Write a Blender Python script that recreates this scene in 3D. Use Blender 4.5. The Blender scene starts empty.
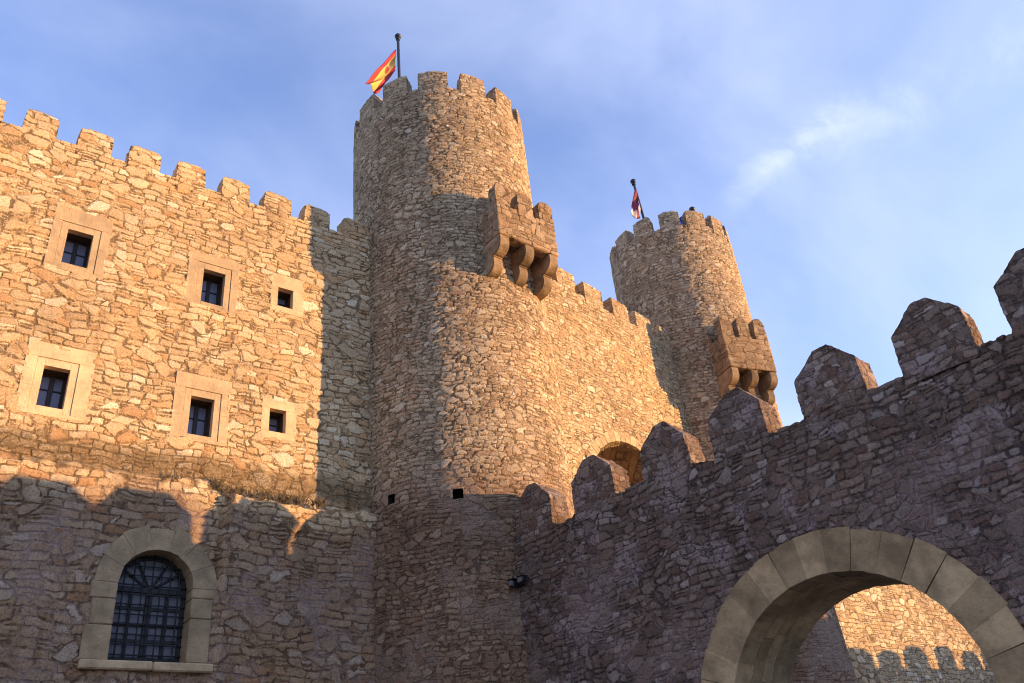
import bpy, bmesh, math, random
import numpy as np
from mathutils import Vector, Matrix
R = math.radians
rng = np.random.default_rng(7)
random.seed(7)
SC = bpy.context.scene
COL = SC.collection

# ------------------------------------------------------------------ camera
CAM_POS = Vector((0.0, 0.0, 1.6))
yaw, pitch, roll = R(38.897), R(30.848), R(-6.126)
fwd = Vector((math.sin(yaw)*math.cos(pitch), math.cos(yaw)*math.cos(pitch), math.sin(pitch)))
rt = Vector((math.cos(yaw), -math.sin(yaw), 0.0))
up = rt.cross(fwd)
r2 = math.cos(roll)*rt + math.sin(roll)*up
u2 = -math.sin(roll)*rt + math.cos(roll)*up
cam_data = bpy.data.cameras.new('camera')
cam = bpy.data.objects.new('camera', cam_data)
COL.objects.link(cam)
m = Matrix((r2, u2, -fwd)).transposed().to_4x4()
m.translation = CAM_POS
cam.matrix_world = m
cam_data.sensor_width = 36.0
cam_data.lens = 860.57/1024*36.0
cam_data.clip_end = 5000
cam_data.clip_start = 0.1
SC.camera = cam

# ------------------------------------------------------------------ sun, sky, exposure
SUN_AZ, SUN_EL = 128.8, 0.9          # azimuth clockwise from +Y
sun_dir = Vector((math.sin(R(SUN_AZ))*math.cos(R(SUN_EL)), math.cos(R(SUN_AZ))*math.cos(R(SUN_EL)), math.sin(R(SUN_EL))))
sun_data = bpy.data.lights.new('sun', 'SUN')
sun_data.energy = 2.5
sun_data.angle = R(0.5)
sun_data.color = (1.0, 0.60, 0.245)
sun = bpy.data.objects.new('sun', sun_data)
COL.objects.link(sun)
sun.rotation_euler = sun_dir.to_track_quat('Z', 'Y').to_euler()
sun.location = (60, -50, 40)

SKY_STRENGTH = 0.15
SC.view_settings.view_transform = 'Standard'
SC.view_settings.look = 'None'
SC.view_settings.gamma = 1.0
SC.view_settings.use_curve_mapping = False
SC.view_settings.exposure = 2.0
SC.render.engine = 'CYCLES'
SC.cycles.filter_width = 1.05
SC.cycles.max_bounces = 6
SC.cycles.diffuse_bounces = 4

world = bpy.data.worlds.new('World')
SC.world = world
world.use_nodes = True
wn = world.node_tree
wn.nodes.clear()

class NT:
    """small helper for writing node trees"""
    def __init__(s, tree): s.t = tree
    def n(s, typ, **kw):
        nd = s.t.nodes.new(typ)
        for k, v in kw.items():
            if k.startswith('_'): nd.inputs[k[1:]].default_value = v
            else: setattr(nd, k, v)
        return nd
    def l(s, a, b): s.t.links.new(a, b)
    def inp(s, sock, v):
        if hasattr(v, 'is_output') or isinstance(v, bpy.types.NodeSocket): s.l(v, sock)
        else: sock.default_value = v
    def math(s, op, a, b=None, c=None, clamp=False):
        nd = s.t.nodes.new('ShaderNodeMath'); nd.operation = op; nd.use_clamp = clamp
        s.inp(nd.inputs[0], a)
        if b is not None: s.inp(nd.inputs[1], b)
        if c is not None: s.inp(nd.inputs[2], c)
        return nd.outputs[0]
    def vmath(s, op, a, b=None, scale=None):
        nd = s.t.nodes.new('ShaderNodeVectorMath'); nd.operation = op
        s.inp(nd.inputs[0], a)
        if b is not None: s.inp(nd.inputs[1], b)
        if scale is not None: s.inp(nd.inputs['Scale'], scale)
        return nd.outputs['Value'] if op in ('DOT_PRODUCT', 'LENGTH', 'DISTANCE') else nd.outputs[0]
    def mix(s, f, a, b, mode='MIX'):
        nd = s.t.nodes.new('ShaderNodeMix'); nd.data_type = 'RGBA'; nd.blend_type = mode
        s.inp(nd.inputs[0], f); s.inp(nd.inputs[6], a); s.inp(nd.inputs[7], b)
        return nd.outputs[2]
    def mixf(s, f, a, b):
        nd = s.t.nodes.new('ShaderNodeMix'); nd.data_type = 'FLOAT'
        s.inp(nd.inputs[0], f); s.inp(nd.inputs[2], a); s.inp(nd.inputs[3], b)
        return nd.outputs[0]
    def smooth(s, v, lo, hi, a=0.0, b=1.0):
        nd = s.t.nodes.new('ShaderNodeMapRange'); nd.interpolation_type = 'SMOOTHSTEP'
        s.inp(nd.inputs[0], v); s.inp(nd.inputs[1], lo); s.inp(nd.inputs[2], hi)
        s.inp(nd.inputs[3], a); s.inp(nd.inputs[4], b)
        return nd.outputs[0]
    def noise(s, vec, scale, detail=4, rough=0.55, dist=0.0):
        nd = s.t.nodes.new('ShaderNodeTexNoise')
        s.l(vec, nd.inputs['Vector']); nd.inputs['Scale'].default_value = scale
        nd.inputs['Detail'].default_value = detail; nd.inputs['Roughness'].default_value = rough
        nd.inputs['Distortion'].default_value = dist
        return nd
    def ramp(s, f, stops, interp='LINEAR'):
        nd = s.t.nodes.new('ShaderNodeValToRGB'); cr = nd.color_ramp; cr.interpolation = interp
        while len(cr.elements) < len(stops): cr.elements.new(0.5)
        for e, (p, c) in zip(cr.elements, stops):
            e.position = p; e.color = (*c, 1.0)
        s.l(f, nd.inputs[0]); return nd.outputs[0]

w = NT(wn)
sky = w.n('ShaderNodeTexSky', sky_type='NISHITA', sun_disc=False, sun_elevation=R(5.0), sun_rotation=R(SUN_AZ),
          air_density=1.0, dust_density=0.0, ozone_density=2.3, altitude=900)
tc = w.n('ShaderNodeTexCoord')
dirv = tc.outputs['Generated']
def camray(x, y):
    d = (x-512)/860.57*r2 - (y-341.5)/860.57*u2 + fwd
    return d.normalized()
# thin cirrus streaks, fixed to directions of the sky
mp = w.n('ShaderNodeMapping'); w.l(dirv, mp.inputs['Vector'])
mp.inputs['Rotation'].default_value = (R(20), R(35), R(-20)); mp.inputs['Scale'].default_value = (1.0, 1.5, 1.9)
n1 = w.noise(mp.outputs[0], 1.5, 6, 0.52, 0.5)
veil = w.smooth(n1.outputs[0], 0.28, 0.78, 0.04, 0.60)
fine = w.noise(mp.outputs[0], 5.5, 9, 0.66, 1.0)
def streak(p0, p1, wid, amt):
    a = camray(*p0); b = camray(*p1)
    ax = (b-a); L = ax.length; ax.normalize(); mid = (a+b)/2
    nrm = a.cross(b).normalized()
    rel = w.vmath('SUBTRACT', dirv, tuple(mid))
    along = w.math('ABSOLUTE', w.vmath('DOT_PRODUCT', rel, tuple(ax)))
    wb = w.math('MULTIPLY', w.math('SUBTRACT', w.noise(dirv, 9.0, 5, 0.6).outputs[0], 0.5), 0.075)
    across = w.math('ABSOLUTE', w.math('ADD', w.vmath('DOT_PRODUCT', dirv, tuple(nrm)), wb))
    fa = w.smooth(along, L*0.15, L*0.62, 1.0, 0.0)
    fb = w.smooth(across, 0.0, wid, 1.0, 0.0)
    return w.math('MULTIPLY', w.math('MULTIPLY', w.math('MULTIPLY', fa, fb), w.smooth(fine.outputs[0], 0.38, 0.66, 0.1, 1.0)), amt)
cl = w.math('ADD', streak((722, 212), (850, 112), 0.024, 0.34), streak((770, 160), (1080, 25), 0.050, 0.26))
cl = w.math('ADD', cl, veil, clamp=True)
hsv = w.n('ShaderNodeHueSaturation'); w.l(sky.outputs[0], hsv.inputs['Color'])
hsv.inputs['Saturation'].default_value = 0.92
skycol = w.mix(1.0, hsv.outputs[0], (1.08, 0.97, 1.22, 1), 'MULTIPLY')
cloudcol = w.n('ShaderNodeRGB'); cloudcol.outputs[0].default_value = (1.50, 1.70, 2.30, 1)
mixed = w.mix(cl, skycol, cloudcol.outputs[0])
bg = w.n('ShaderNodeBackground'); w.l(mixed, bg.inputs[0]); bg.inputs[1].default_value = SKY_STRENGTH
wo = w.n('ShaderNodeOutputWorld'); w.l(bg.outputs[0], wo.inputs[0])

# ------------------------------------------------------------------ materials
def new_mat(name):
    mt = bpy.data.materials.new(name); mt.use_nodes = True
    mt.node_tree.nodes.clear()
    k = NT(mt.node_tree)
    out = k.n('ShaderNodeOutputMaterial'); b = k.n('ShaderNodeBsdfPrincipled')
    k.l(b.outputs[0], out.inputs[0])
    return mt, k, b, out

def plain(name, col, rough=0.6, metal=0.0, var=0.15, scale=8.0, bump=0.0):
    mt, k, b, out = new_mat(name)
    tcn = k.n('ShaderNodeTexCoord')
    nz = k.noise(tcn.outputs['Object'], scale, 5)
    f = k.smooth(nz.outputs[0], 0.3, 0.7)
    c = k.mix(f, (*[x*(1-var) for x in col], 1), (*[min(1, x*(1+var)) for x in col], 1))
    k.l(c, b.inputs['Base Color']); b.inputs['Roughness'].default_value = rough; b.inputs['Metallic'].default_value = metal
    if bump:
        bp = k.n('ShaderNodeBump'); bp.inputs['Strength'].default_value = 1.0; bp.inputs['Distance'].default_value = bump
        k.l(nz.outputs[0], bp.inputs['Height']); k.l(bp.outputs[0], b.inputs['Normal'])
    return mt

def masonry(name, sw, sh, palette, mortar, amp=0.06, big=0.80, joint=0.030, grain=0.55, vary=0.22, irregular=0.5,
            patch=None, patch_at=0.62, patch_scale=0.35, low=None, low_z=(9.0, 10.2), seed=0.0, stain=0.45, gaps=0.55, band=None, split_at=0.80, smear=None, smear_all=0.0):
    """coursed rubble: wavy courses of stones of random length, some split in two, some big odd blocks,
    stretches of uncoursed rubble; a colour, height and tilt for each stone; recessed joints with open gaps"""
    mt, k, b, out = new_mat(name)
    at = k.n('ShaderNodeAttribute', attribute_name='mc')
    P = k.vmath('ADD', at.outputs['Vector'], (seed, seed*0.7, seed*1.3))
    n_w = k.noise(P, 0.9, 2, 0.5); n_f = k.noise(P, 5.0, 3, 0.65)
    wv = k.vmath('SCALE', k.vmath('SUBTRACT', n_w.outputs[1], (0.5, 0.5, 0.5)), scale=0.40)
    wf = k.vmath('SCALE', k.vmath('SUBTRACT', n_f.outputs[1], (0.5, 0.5, 0.5)), scale=0.075)
    W = k.vmath('ADD', k.vmath('ADD', P, wv), wf)
    sx = k.n('ShaderNodeSeparateXYZ'); k.l(W, sx.inputs[0])
    s_ = k.math('ADD', sx.outputs[0], sx.outputs[1])
    zr = k.math('MULTIPLY', sx.outputs[2], 1/sh)
    row = k.math('FLOOR', zr); fz = k.math('FRACT', zr)
    wh = k.n('ShaderNodeTexWhiteNoise', noise_dimensions='1D'); k.l(row, wh.inputs['W'])
    hsh = wh.outputs['Value']
    us = k.math('MULTIPLY_ADD', k.math('MULTIPLY', s_, 1/sw), k.math('MULTIPLY_ADD', hsh, 0.7, 0.65), k.math('MULTIPLY', hsh, 57.3))
    v1 = k.n('ShaderNodeTexVoronoi', voronoi_dimensions='1D', feature='F1'); k.l(us, v1.inputs['W']); v1.inputs['Scale'].default_value = 1; v1.inputs['Randomness'].default_value = 0.85
    v2 = k.n('ShaderNodeTexVoronoi', voronoi_dimensions='1D', feature='DISTANCE_TO_EDGE'); k.l(us, v2.inputs['W']); v2.inputs['Scale'].default_value = 1; v2.inputs['Randomness'].default_value = 0.85
    c1 = k.n('ShaderNodeSeparateColor'); k.l(v1.outputs['Color'], c1.inputs[0])
    split = k.math('GREATER_THAN', c1.outputs[2], split_at)
    f2 = k.math('MULTIPLY', fz, 2.0)
    fzz = k.mixf(split, fz, k.math('FRACT', f2))
    ez = k.math('MULTIPLY', k.math('MINIMUM', fzz, k.math('SUBTRACT', 1.0, fzz)), k.math('MULTIPLY_ADD', split, -0.5*sh, sh))
    ec = k.math('SMOOTH_MIN', k.math('MULTIPLY', v2.outputs['Distance'], sw*0.9), ez, 0.03)
    rc = k.math('FRACT', k.math('ADD', c1.outputs[0], k.math('MULTIPLY', k.math('MULTIPLY', k.math('FLOOR', f2), split), 0.37)))
    gc = c1.outputs[1]
    # uncoursed rubble
    def vor(vec, feat):
        v = k.n('ShaderNodeTexVoronoi', feature=feat); k.l(vec, v.inputs['Vector']); v.inputs['Scale'].default_value = 1.0
        v.inputs['Randomness'].default_value = 0.9
        return v
    QB = k.vmath('MULTIPLY', k.vmath('ADD', W, (3.3, 8.1, 5.7)), (0.80/sw, 0.80/sw, 0.62/sh))
    cb, eb = vor(QB, 'F1').outputs['Color'], vor(QB, 'DISTANCE_TO_EDGE').outputs['Distance']
    sb = k.n('ShaderNodeSeparateColor'); k.l(cb, sb.inputs[0])
    ebm = k.math('MULTIPLY', eb, sh*1.25)
    mask = k.math('GREATER_THAN', k.math('ADD', sb.outputs[2], k.smooth(n_w.outputs[0], 0.5, 0.62, 0.0, irregular)), big)
    edge = k.mixf(mask, ec, ebm)
    r1 = k.mixf(mask, rc, sb.outputs[0]); r2_ = k.mixf(mask, gc, sb.outputs[1])
    nP = k.noise(P, 19.0, 7, 0.72)
    nL = k.noise(P, patch_scale, 6, 0.6)
    nM = k.noise(P, 2.6, 5, 0.62)
    wob = k.math('MULTIPLY_ADD', k.math('SUBTRACT', nP.outputs[0], 0.5), 0.05, edge)
    jn = k.math('MULTIPLY', k.smooth(nM.outputs[0], 0.30, 0.70, 0.35, 1.6), joint)
    face = k.smooth(wob, k.math('MULTIPLY', jn, 0.25), jn)
    dome = k.smooth(wob, 0.0, sh*0.42)
    gap = k.math('MULTIPLY', k.math('SUBTRACT', 1.0, face), k.smooth(n_f.outputs[0], 0.44, 0.56))
    # colours
    stone = k.ramp(r1, palette)
    hv = k.n('ShaderNodeHueSaturation'); k.l(stone, hv.inputs['Color'])
    k.l(k.smooth(r2_, 0.0, 1.0, 1-vary, 1+vary), hv.inputs['Value'])
    gcol = k.ramp(nP.outputs[0], [(0.30, (0.50, 0.46, 0.42)), (0.46, (0.86, 0.85, 0.84)), (0.56, (1.0, 1.0, 1.0)), (0.72, (1.22, 1.2, 1.18))])
    nG = k.noise(P, 42.0, 3, 0.75)
    pit = k.ramp(nG.outputs[0], [(0.34, (0.42, 0.38, 0.34)), (0.43, (0.90, 0.89, 0.88)), (0.58, (1.04, 1.04, 1.04)), (0.70, (1.25, 1.24, 1.22))])
    gcol = k.mix(1.0, gcol, pit, 'MULTIPLY')
    stone = k.mix(1.0, hv.outputs[0], gcol, 'MULTIPLY')
    tone = k.ramp(nL.outputs[0], [(0.3, (0.74, 0.70, 0.68)), (0.5, (1.0, 1.0, 1.0)), (0.7, (1.16, 1.08, 0.98))])
    base = k.mix(face, k.mix(1.0, (*mortar, 1), gcol, 'MULTIPLY'), stone)
    base = k.mix(0.85, base, tone, 'MULTIPLY')
    base = k.mix(k.math('MULTIPLY', gap, gaps), base, (0.05, 0.035, 0.025, 1))
    if patch:
        pm = k.math('MULTIPLY', k.smooth(k.noise(P, patch_scale*2.3, 7, 0.65).outputs[0], patch_at, patch_at+0.06), k.math('MULTIPLY', k.smooth(nP.outputs[0], 0.40, 0.54, 0.0, 0.9), k.smooth(r2_, 0.1, 0.6, 0.35, 1.0)))
        base = k.mix(pm, base, (*patch, 1))
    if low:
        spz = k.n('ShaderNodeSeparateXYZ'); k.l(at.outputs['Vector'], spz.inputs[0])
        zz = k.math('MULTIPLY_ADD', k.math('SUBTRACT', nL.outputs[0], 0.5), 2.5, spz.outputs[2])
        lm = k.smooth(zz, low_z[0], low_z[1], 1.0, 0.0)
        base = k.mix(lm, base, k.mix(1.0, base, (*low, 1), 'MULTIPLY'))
        if smear:      # old lime mortar smeared over the joints of the lower wall
            sm = k.smooth(k.noise(P, 0.55, 7, 0.66).outputs[0], 0.47, 0.60, smear_all, 0.85)
            sm = k.math('MULTIPLY', k.math('MULTIPLY', sm, k.smooth(dome, 0.10, 0.85, 0.95, 0.22)), lm)
            base = k.mix(sm, base, k.mix(1.0, (*smear, 1), gcol, 'MULTIPLY'))
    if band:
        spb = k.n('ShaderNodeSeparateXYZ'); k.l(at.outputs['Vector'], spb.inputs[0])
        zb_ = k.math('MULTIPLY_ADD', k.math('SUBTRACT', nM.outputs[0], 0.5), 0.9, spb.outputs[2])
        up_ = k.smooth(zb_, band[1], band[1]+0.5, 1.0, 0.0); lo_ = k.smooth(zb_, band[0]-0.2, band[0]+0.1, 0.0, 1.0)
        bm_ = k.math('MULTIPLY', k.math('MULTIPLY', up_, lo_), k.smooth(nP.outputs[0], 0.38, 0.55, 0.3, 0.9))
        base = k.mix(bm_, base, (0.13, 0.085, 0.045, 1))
    rv = k.vmath('MULTIPLY', P, (1.0, 1.0, 0.13))
    run = k.smooth(k.noise(rv, 2.2, 6, 0.7).outputs[0], 0.53, 0.70, 0.0, 0.42)
    base = k.mix(run, base, k.mix(1.0, base, (0.50, 0.42, 0.36, 1), 'MULTIPLY'))
    st = k.smooth(k.noise(P, 0.9, 8, 0.72, 0.5).outputs[0], 0.56, 0.72, 0.0, stain)
    base = k.mix(st, base, (0.10, 0.07, 0.045, 1))
    k.l(base, b.inputs['Base Color'])
    b.inputs['Roughness'].default_value = 0.95
    b.inputs['Specular IOR Level'].default_value = 0.1
    h = k.math('MULTIPLY', face, 0.50)
    h = k.math('MULTIPLY_ADD', dome, 0.25, h)
    h = k.math('MULTIPLY_ADD', k.math('MULTIPLY', face, r2_), 0.45, h)
    tilt = k.math('MULTIPLY', k.math('SUBTRACT', fzz, 0.5), k.math('SUBTRACT', r1, 0.45))
    h = k.math('MULTIPLY_ADD', tilt, 0.45, h)
    h = k.math('MULTIPLY_ADD', nP.outputs[0], grain, h)
    h = k.math('MULTIPLY_ADD', nM.outputs[0], 0.35, h)
    h = k.math('MULTIPLY_ADD', nG.outputs[0], grain*0.5, h)
    h = k.math('MULTIPLY_ADD', gap, -0.5, h)
    if smear: h = k.mixf(k.math('MULTIPLY', sm, 0.6), h, 1.5)
    if patch: h = k.mixf(k.math('MULTIPLY', pm, 0.5), h, 1.3)
    dn = k.n('ShaderNodeDisplacement'); k.l(h, dn.inputs['Height'])
    dn.inputs['Midlevel'].default_value = 1.35; dn.inputs['Scale'].default_value = amp
    k.l(dn.outputs[0], out.inputs['Displacement'])
    mt.displacement_method = 'BOTH'
    return mt

PAL_FACADE = [(0.0, (0.53, 0.31, 0.155)), (0.14, (0.56, 0.385, 0.215)), (0.45, (0.585, 0.43, 0.255)), (0.8, (0.63, 0.475, 0.295)), (1.0, (0.76, 0.64, 0.46))]
PAL_TOWER = [(0.0, (0.39, 0.26, 0.165)), (0.3, (0.46, 0.34, 0.22)), (0.6, (0.50, 0.38, 0.25)), (0.85, (0.54, 0.42, 0.285)), (1.0, (0.64, 0.53, 0.39))]
PAL_CURTAIN = [(0.0, (0.50, 0.33, 0.19)), (0.3, (0.54, 0.38, 0.22)), (0.6, (0.58, 0.43, 0.26)), (0.85, (0.62, 0.48, 0.31)), (1.0, (0.72, 0.61, 0.44))]
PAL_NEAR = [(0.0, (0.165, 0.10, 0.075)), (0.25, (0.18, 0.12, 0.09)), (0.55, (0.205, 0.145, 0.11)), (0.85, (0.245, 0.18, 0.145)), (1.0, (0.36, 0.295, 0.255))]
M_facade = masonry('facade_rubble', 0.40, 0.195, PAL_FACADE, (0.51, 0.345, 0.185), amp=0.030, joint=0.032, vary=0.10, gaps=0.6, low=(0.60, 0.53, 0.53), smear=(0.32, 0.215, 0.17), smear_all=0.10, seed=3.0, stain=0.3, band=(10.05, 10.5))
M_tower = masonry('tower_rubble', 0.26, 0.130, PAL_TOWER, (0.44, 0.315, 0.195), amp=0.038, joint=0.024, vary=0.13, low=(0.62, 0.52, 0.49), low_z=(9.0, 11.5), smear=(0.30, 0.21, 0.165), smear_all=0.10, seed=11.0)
M_curtain = masonry('curtain_rubble', 0.26, 0.130, PAL_CURTAIN, (0.50, 0.35, 0.20), amp=0.036, joint=0.022, vary=0.12, seed=17.0)
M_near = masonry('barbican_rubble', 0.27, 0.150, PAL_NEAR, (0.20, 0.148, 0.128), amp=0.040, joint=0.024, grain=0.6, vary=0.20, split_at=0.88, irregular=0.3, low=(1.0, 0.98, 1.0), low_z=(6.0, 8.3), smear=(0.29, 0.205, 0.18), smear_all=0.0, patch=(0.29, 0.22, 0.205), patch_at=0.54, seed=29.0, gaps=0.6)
def calmer(mat, amp):
    m2 = mat.copy(); m2.name = mat.name+'_crenel'
    for nd in m2.node_tree.nodes:
        if nd.type == 'DISPLACEMENT': nd.inputs['Scale'].default_value = amp
    return m2
M_facade_c = calmer(M_facade, 0.022); M_tower_c = calmer(M_tower, 0.022); M_curtain_c = calmer(M_curtain, 0.022); M_near_c = calmer(M_near, 0.022)
CALM = {M_facade: M_facade_c, M_tower: M_tower_c, M_curtain: M_curtain_c, M_near: M_near_c}
M_far = masonry('far_rubble', 0.42, 0.22, PAL_CURTAIN, (0.42, 0.30, 0.18), amp=0.05, seed=37.0)

def ashlar(name, col, var=0.25):
    mt, k, b, out = new_mat(name)
    tcn = k.n('ShaderNodeTexCoord'); oi = k.n('ShaderNodeObjectInfo')
    P = k.vmath('ADD', tcn.outputs['Object'], (2.0, 5.0, 9.0))
    a = k.noise(P, 1.6, 7, 0.65); c_ = k.noise(P, 22.0, 6, 0.7)
    c = k.mix(k.smooth(a.outputs[0], 0.3, 0.7), (*[x*(1-var) for x in col], 1), (*[min(1, x*(1+var)) for x in col], 1))
    c = k.mix(k.smooth(c_.outputs[0], 0.5, 0.75, 0, 0.5), c, (*[x*0.55 for x in col], 1))
    hv = k.n('ShaderNodeHueSaturation'); k.l(c, hv.inputs['Color'])
    k.l(k.smooth(oi.outputs['Random'], 0, 1, 0.78, 1.18), hv.inputs['Value'])
    k.l(hv.outputs[0], b.inputs['Base Color'])
    b.inputs['Roughness'].default_value = 0.9; b.inputs['Specular IOR Level'].default_value = 0.15
    bp = k.n('ShaderNodeBump'); bp.inputs['Distance'].default_value = 0.035; bp.inputs['Strength'].default_value = 1.0
    hh = k.math('MULTIPLY_ADD', c_.outputs[0], 0.5, k.noise(P, 5.0, 5, 0.6).outputs[0])
    k.l(hh, bp.inputs['Height']); k.l(bp.outputs[0], b.inputs['Normal'])
    return mt
M_surround = ashlar('pale_dressed_stone', (0.53, 0.375, 0.22), 0.20)
M_arch_stone = ashlar('grey_dressed_stone', (0.43, 0.29, 0.16), 0.30)
M_vouss = ashlar('voussoir_stone', (0.35, 0.24, 0.13), 0.35)
M_corbel = ashlar('corbel_stone', (0.25, 0.165, 0.095), 0.45)  # darker than the box stone: shade around the corbels is put into the colour
M_gate = ashlar('arch_rubble_stone', (0.46, 0.32, 0.18), 0.25)
M_wood = plain('dark_painted_wood', (0.018, 0.014, 0.013), 0.7)
M_iron = plain('black_iron', (0.018, 0.017, 0.017), 0.55, 0.6)
M_black = plain('black_paint', (0.012, 0.012, 0.013), 0.5)
M_lining = plain('dark_timber_lining', (0.05, 0.035, 0.025), 0.8)
M_inside = plain('dark_interior_plaster', (0.03, 0.026, 0.024), 0.9)
def glassmat(name, col, rough):
    mt, k, b, out = new_mat(name)
    tcn = k.n('ShaderNodeTexCoord'); nz = k.noise(tcn.outputs['Object'], 2.5, 2)
    k.l(k.mix(nz.outputs[0], (*[x*0.7 for x in col], 1), (*[x*1.3 for x in col], 1)), b.inputs['Base Color'])
    b.inputs['Roughness'].default_value = rough
    bp = k.n('ShaderNodeBump'); bp.inputs['Distance'].default_value = 0.01; bp.inputs['Strength'].default_value = 0.3
    k.l(nz.outputs[0], bp.inputs['Height']); k.l(bp.outputs[0], b.inputs['Normal'])
    b.inputs['Specular IOR Level'].default_value = 0.3
    return mt
M_pane = glassmat('window_glass', (0.15, 0.17, 0.25), 0.3)
M_pane_dark = glassmat('old_window_glass', (0.13, 0.12, 0.135), 0.5)

# ------------------------------------------------------------------ mesh helpers
def vnoise(x, y, seed=0):
    """smooth value noise in 0..1 for arrays"""
    x = np.asarray(x, float); y = np.asarray(y, float)
    xi = np.floor(x).astype(np.int64); yi = np.floor(y).astype(np.int64)
    fx = x-xi; fy = y-yi; fx = fx*fx*(3-2*fx); fy = fy*fy*(3-2*fy)
    def h(a, b):
        n = (a*374761393 + b*668265263 + seed*974711) & 0xffffffff
        n = ((n ^ (n >> 13)) * 1274126177) & 0xffffffff
        return ((n ^ (n >> 16)) & 0xffff)/65535.0
    return (h(xi, yi)*(1-fx)+h(xi+1, yi)*fx)*(1-fy) + (h(xi, yi+1)*(1-fx)+h(xi+1, yi+1)*fx)*fy
def fbm(x, y, seed=0, o=4):
    s = 0; a = 0.5
    for i in range(o):
        s = s+a*vnoise(x*2**i, y*2**i, seed+i*13); a *= 0.5
    return s

def tag(o, label=None, cat=None, group=None, kind=None):
    if label: o['label'] = label
    if cat: o['category'] = cat
    if group: o['group'] = group
    if kind: o['kind'] = kind
    return o
ORG = {}
def thing(name, loc, label, cat, group=None):
    o = bpy.data.objects.new(name, None); COL.objects.link(o)
    o.location = loc; o.empty_display_size = 0.5
    ORG[o] = np.array(loc, float)
    return tag(o, label, cat, group)
def link(name, V, F, mat, parent=None, mc=None, smooth=False, mats=None, midx=None):
    """V in world space; child meshes are stored relative to their thing"""
    V = np.asarray(V, float)
    org = np.zeros(3)
    if parent is not None: org = ORG[parent]
    me = bpy.data.meshes.new(name)
    F = np.asarray(F) if not isinstance(F, list) else F
    me.from_pydata((V-org).tolist(), [], F.tolist() if hasattr(F, 'tolist') else F)
    if mc is not None:
        at = me.attributes.new('mc', 'FLOAT_VECTOR', 'POINT')
        at.data.foreach_set('vector', np.asarray(mc, np.float32).ravel())
    for mm in (mats or [mat]): me.materials.append(mm)
    if midx is not None: me.polygons.foreach_set('material_index', midx)
    if smooth: me.polygons.foreach_set('use_smooth', [True]*len(me.polygons))
    me.update()
    o = bpy.data.objects.new(name, me); COL.objects.link(o)
    if parent is not None:
        o.parent = parent
        ORG[o] = org          # sub-parts keep the same origin (child at 0,0,0 of its part)
    else: ORG[o] = org
    return o

def grid_faces(nu, nv, keep=None, flip=False):
    i, j = np.meshgrid(np.arange(nu-1), np.arange(nv-1), indexing='ij')
    a = i*nv+j; b = (i+1)*nv+j; c = (i+1)*nv+j+1; d = i*nv+j+1
    F = np.stack([a, b, c, d] if not flip else [a, d, c, b], -1)
    return F[keep] if keep is not None else F.reshape(-1, 4)

def compact(V, F, mc=None):
    used = np.unique(F); mp_ = -np.ones(len(V), int); mp_[used] = np.arange(len(used))
    return V[used], mp_[F], (mc[used] if mc is not None else None)

def lattice(nx, ny, nz, fn, bottom=False):
    """welded surface of a box grid; fn(a,b,c)->world xyz with a,b,c in 0..1"""
    idx = np.arange((nx+1)*(ny+1)*(nz+1)).reshape(nx+1, ny+1, nz+1)
    A, B, Cc = np.meshgrid(np.linspace(0, 1, nx+1), np.linspace(0, 1, ny+1), np.linspace(0, 1, nz+1), indexing='ij')
    V, mc = fn(A.ravel(), B.ravel(), Cc.ravel())
    F = []
    def add(g, flip):
        a, b, c, d = g[:-1, :-1], g[1:, :-1], g[1:, 1:], g[:-1, 1:]
        F.append(np.stack([a, b, c, d] if not flip else [a, d, c, b], -1).reshape(-1, 4))
    add(idx[:, 0, :], False); add(idx[:, -1, :], True)
    add(idx[0, :, :], True); add(idx[-1, :, :], False)
    add(idx[:, :, -1], False)
    if bottom: add(idx[:, :, 0], True)
    return compact(V, np.concatenate(F), mc)

def boxes(bs, bev=0.0):
    """list of (min, max) or (min, max, frame) -> verts, faces with bevels"""
    bm = bmesh.new()
    for bx in bs:
        lo, hi = bx[0], bx[1]
        vs = [bm.verts.new((x, y, z)) for x in (lo[0], hi[0]) for y in (lo[1], hi[1]) for z in (lo[2], hi[2])]
        for f in ((0, 1, 3, 2), (4, 6, 7, 5), (0, 4, 5, 1), (2, 3, 7, 6), (0, 2, 6, 4), (1, 5, 7, 3)):
            bm.faces.new([vs[i] for i in f])
    if bev: bmesh.ops.bevel(bm, geom=bm.edges[:], offset=bev, segments=1, affect='EDGES')
    bm.verts.index_update()
    V = np.array([v.co[:] for v in bm.verts]); F = [[v.index for v in f.verts] for f in bm.faces]
    bm.free(); return V, F
def prism(poly, y0, y1, bev=0.0):
    """polygon in (x,z) extruded along y"""
    bm = bmesh.new()
    a = [bm.verts.new((p[0], y0, p[1])) for p in poly]; b = [bm.verts.new((p[0], y1, p[1])) for p in poly]
    n = len(poly)
    bm.faces.new(a); bm.faces.new(b[::-1])
    for i in range(n): bm.faces.new([a[i], b[i], b[(i+1) % n], a[(i+1) % n]])
    bmesh.ops.recalc_face_normals(bm, faces=bm.faces)
    if bev: bmesh.ops.bevel(bm, geom=bm.edges[:], offset=bev, segments=1, affect='EDGES')
    bm.verts.index_update()
    V = np.array([v.co[:] for v in bm.verts]); F = [[v.index for v in f.verts] for f in bm.faces]
    bm.free(); return V, F
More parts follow.
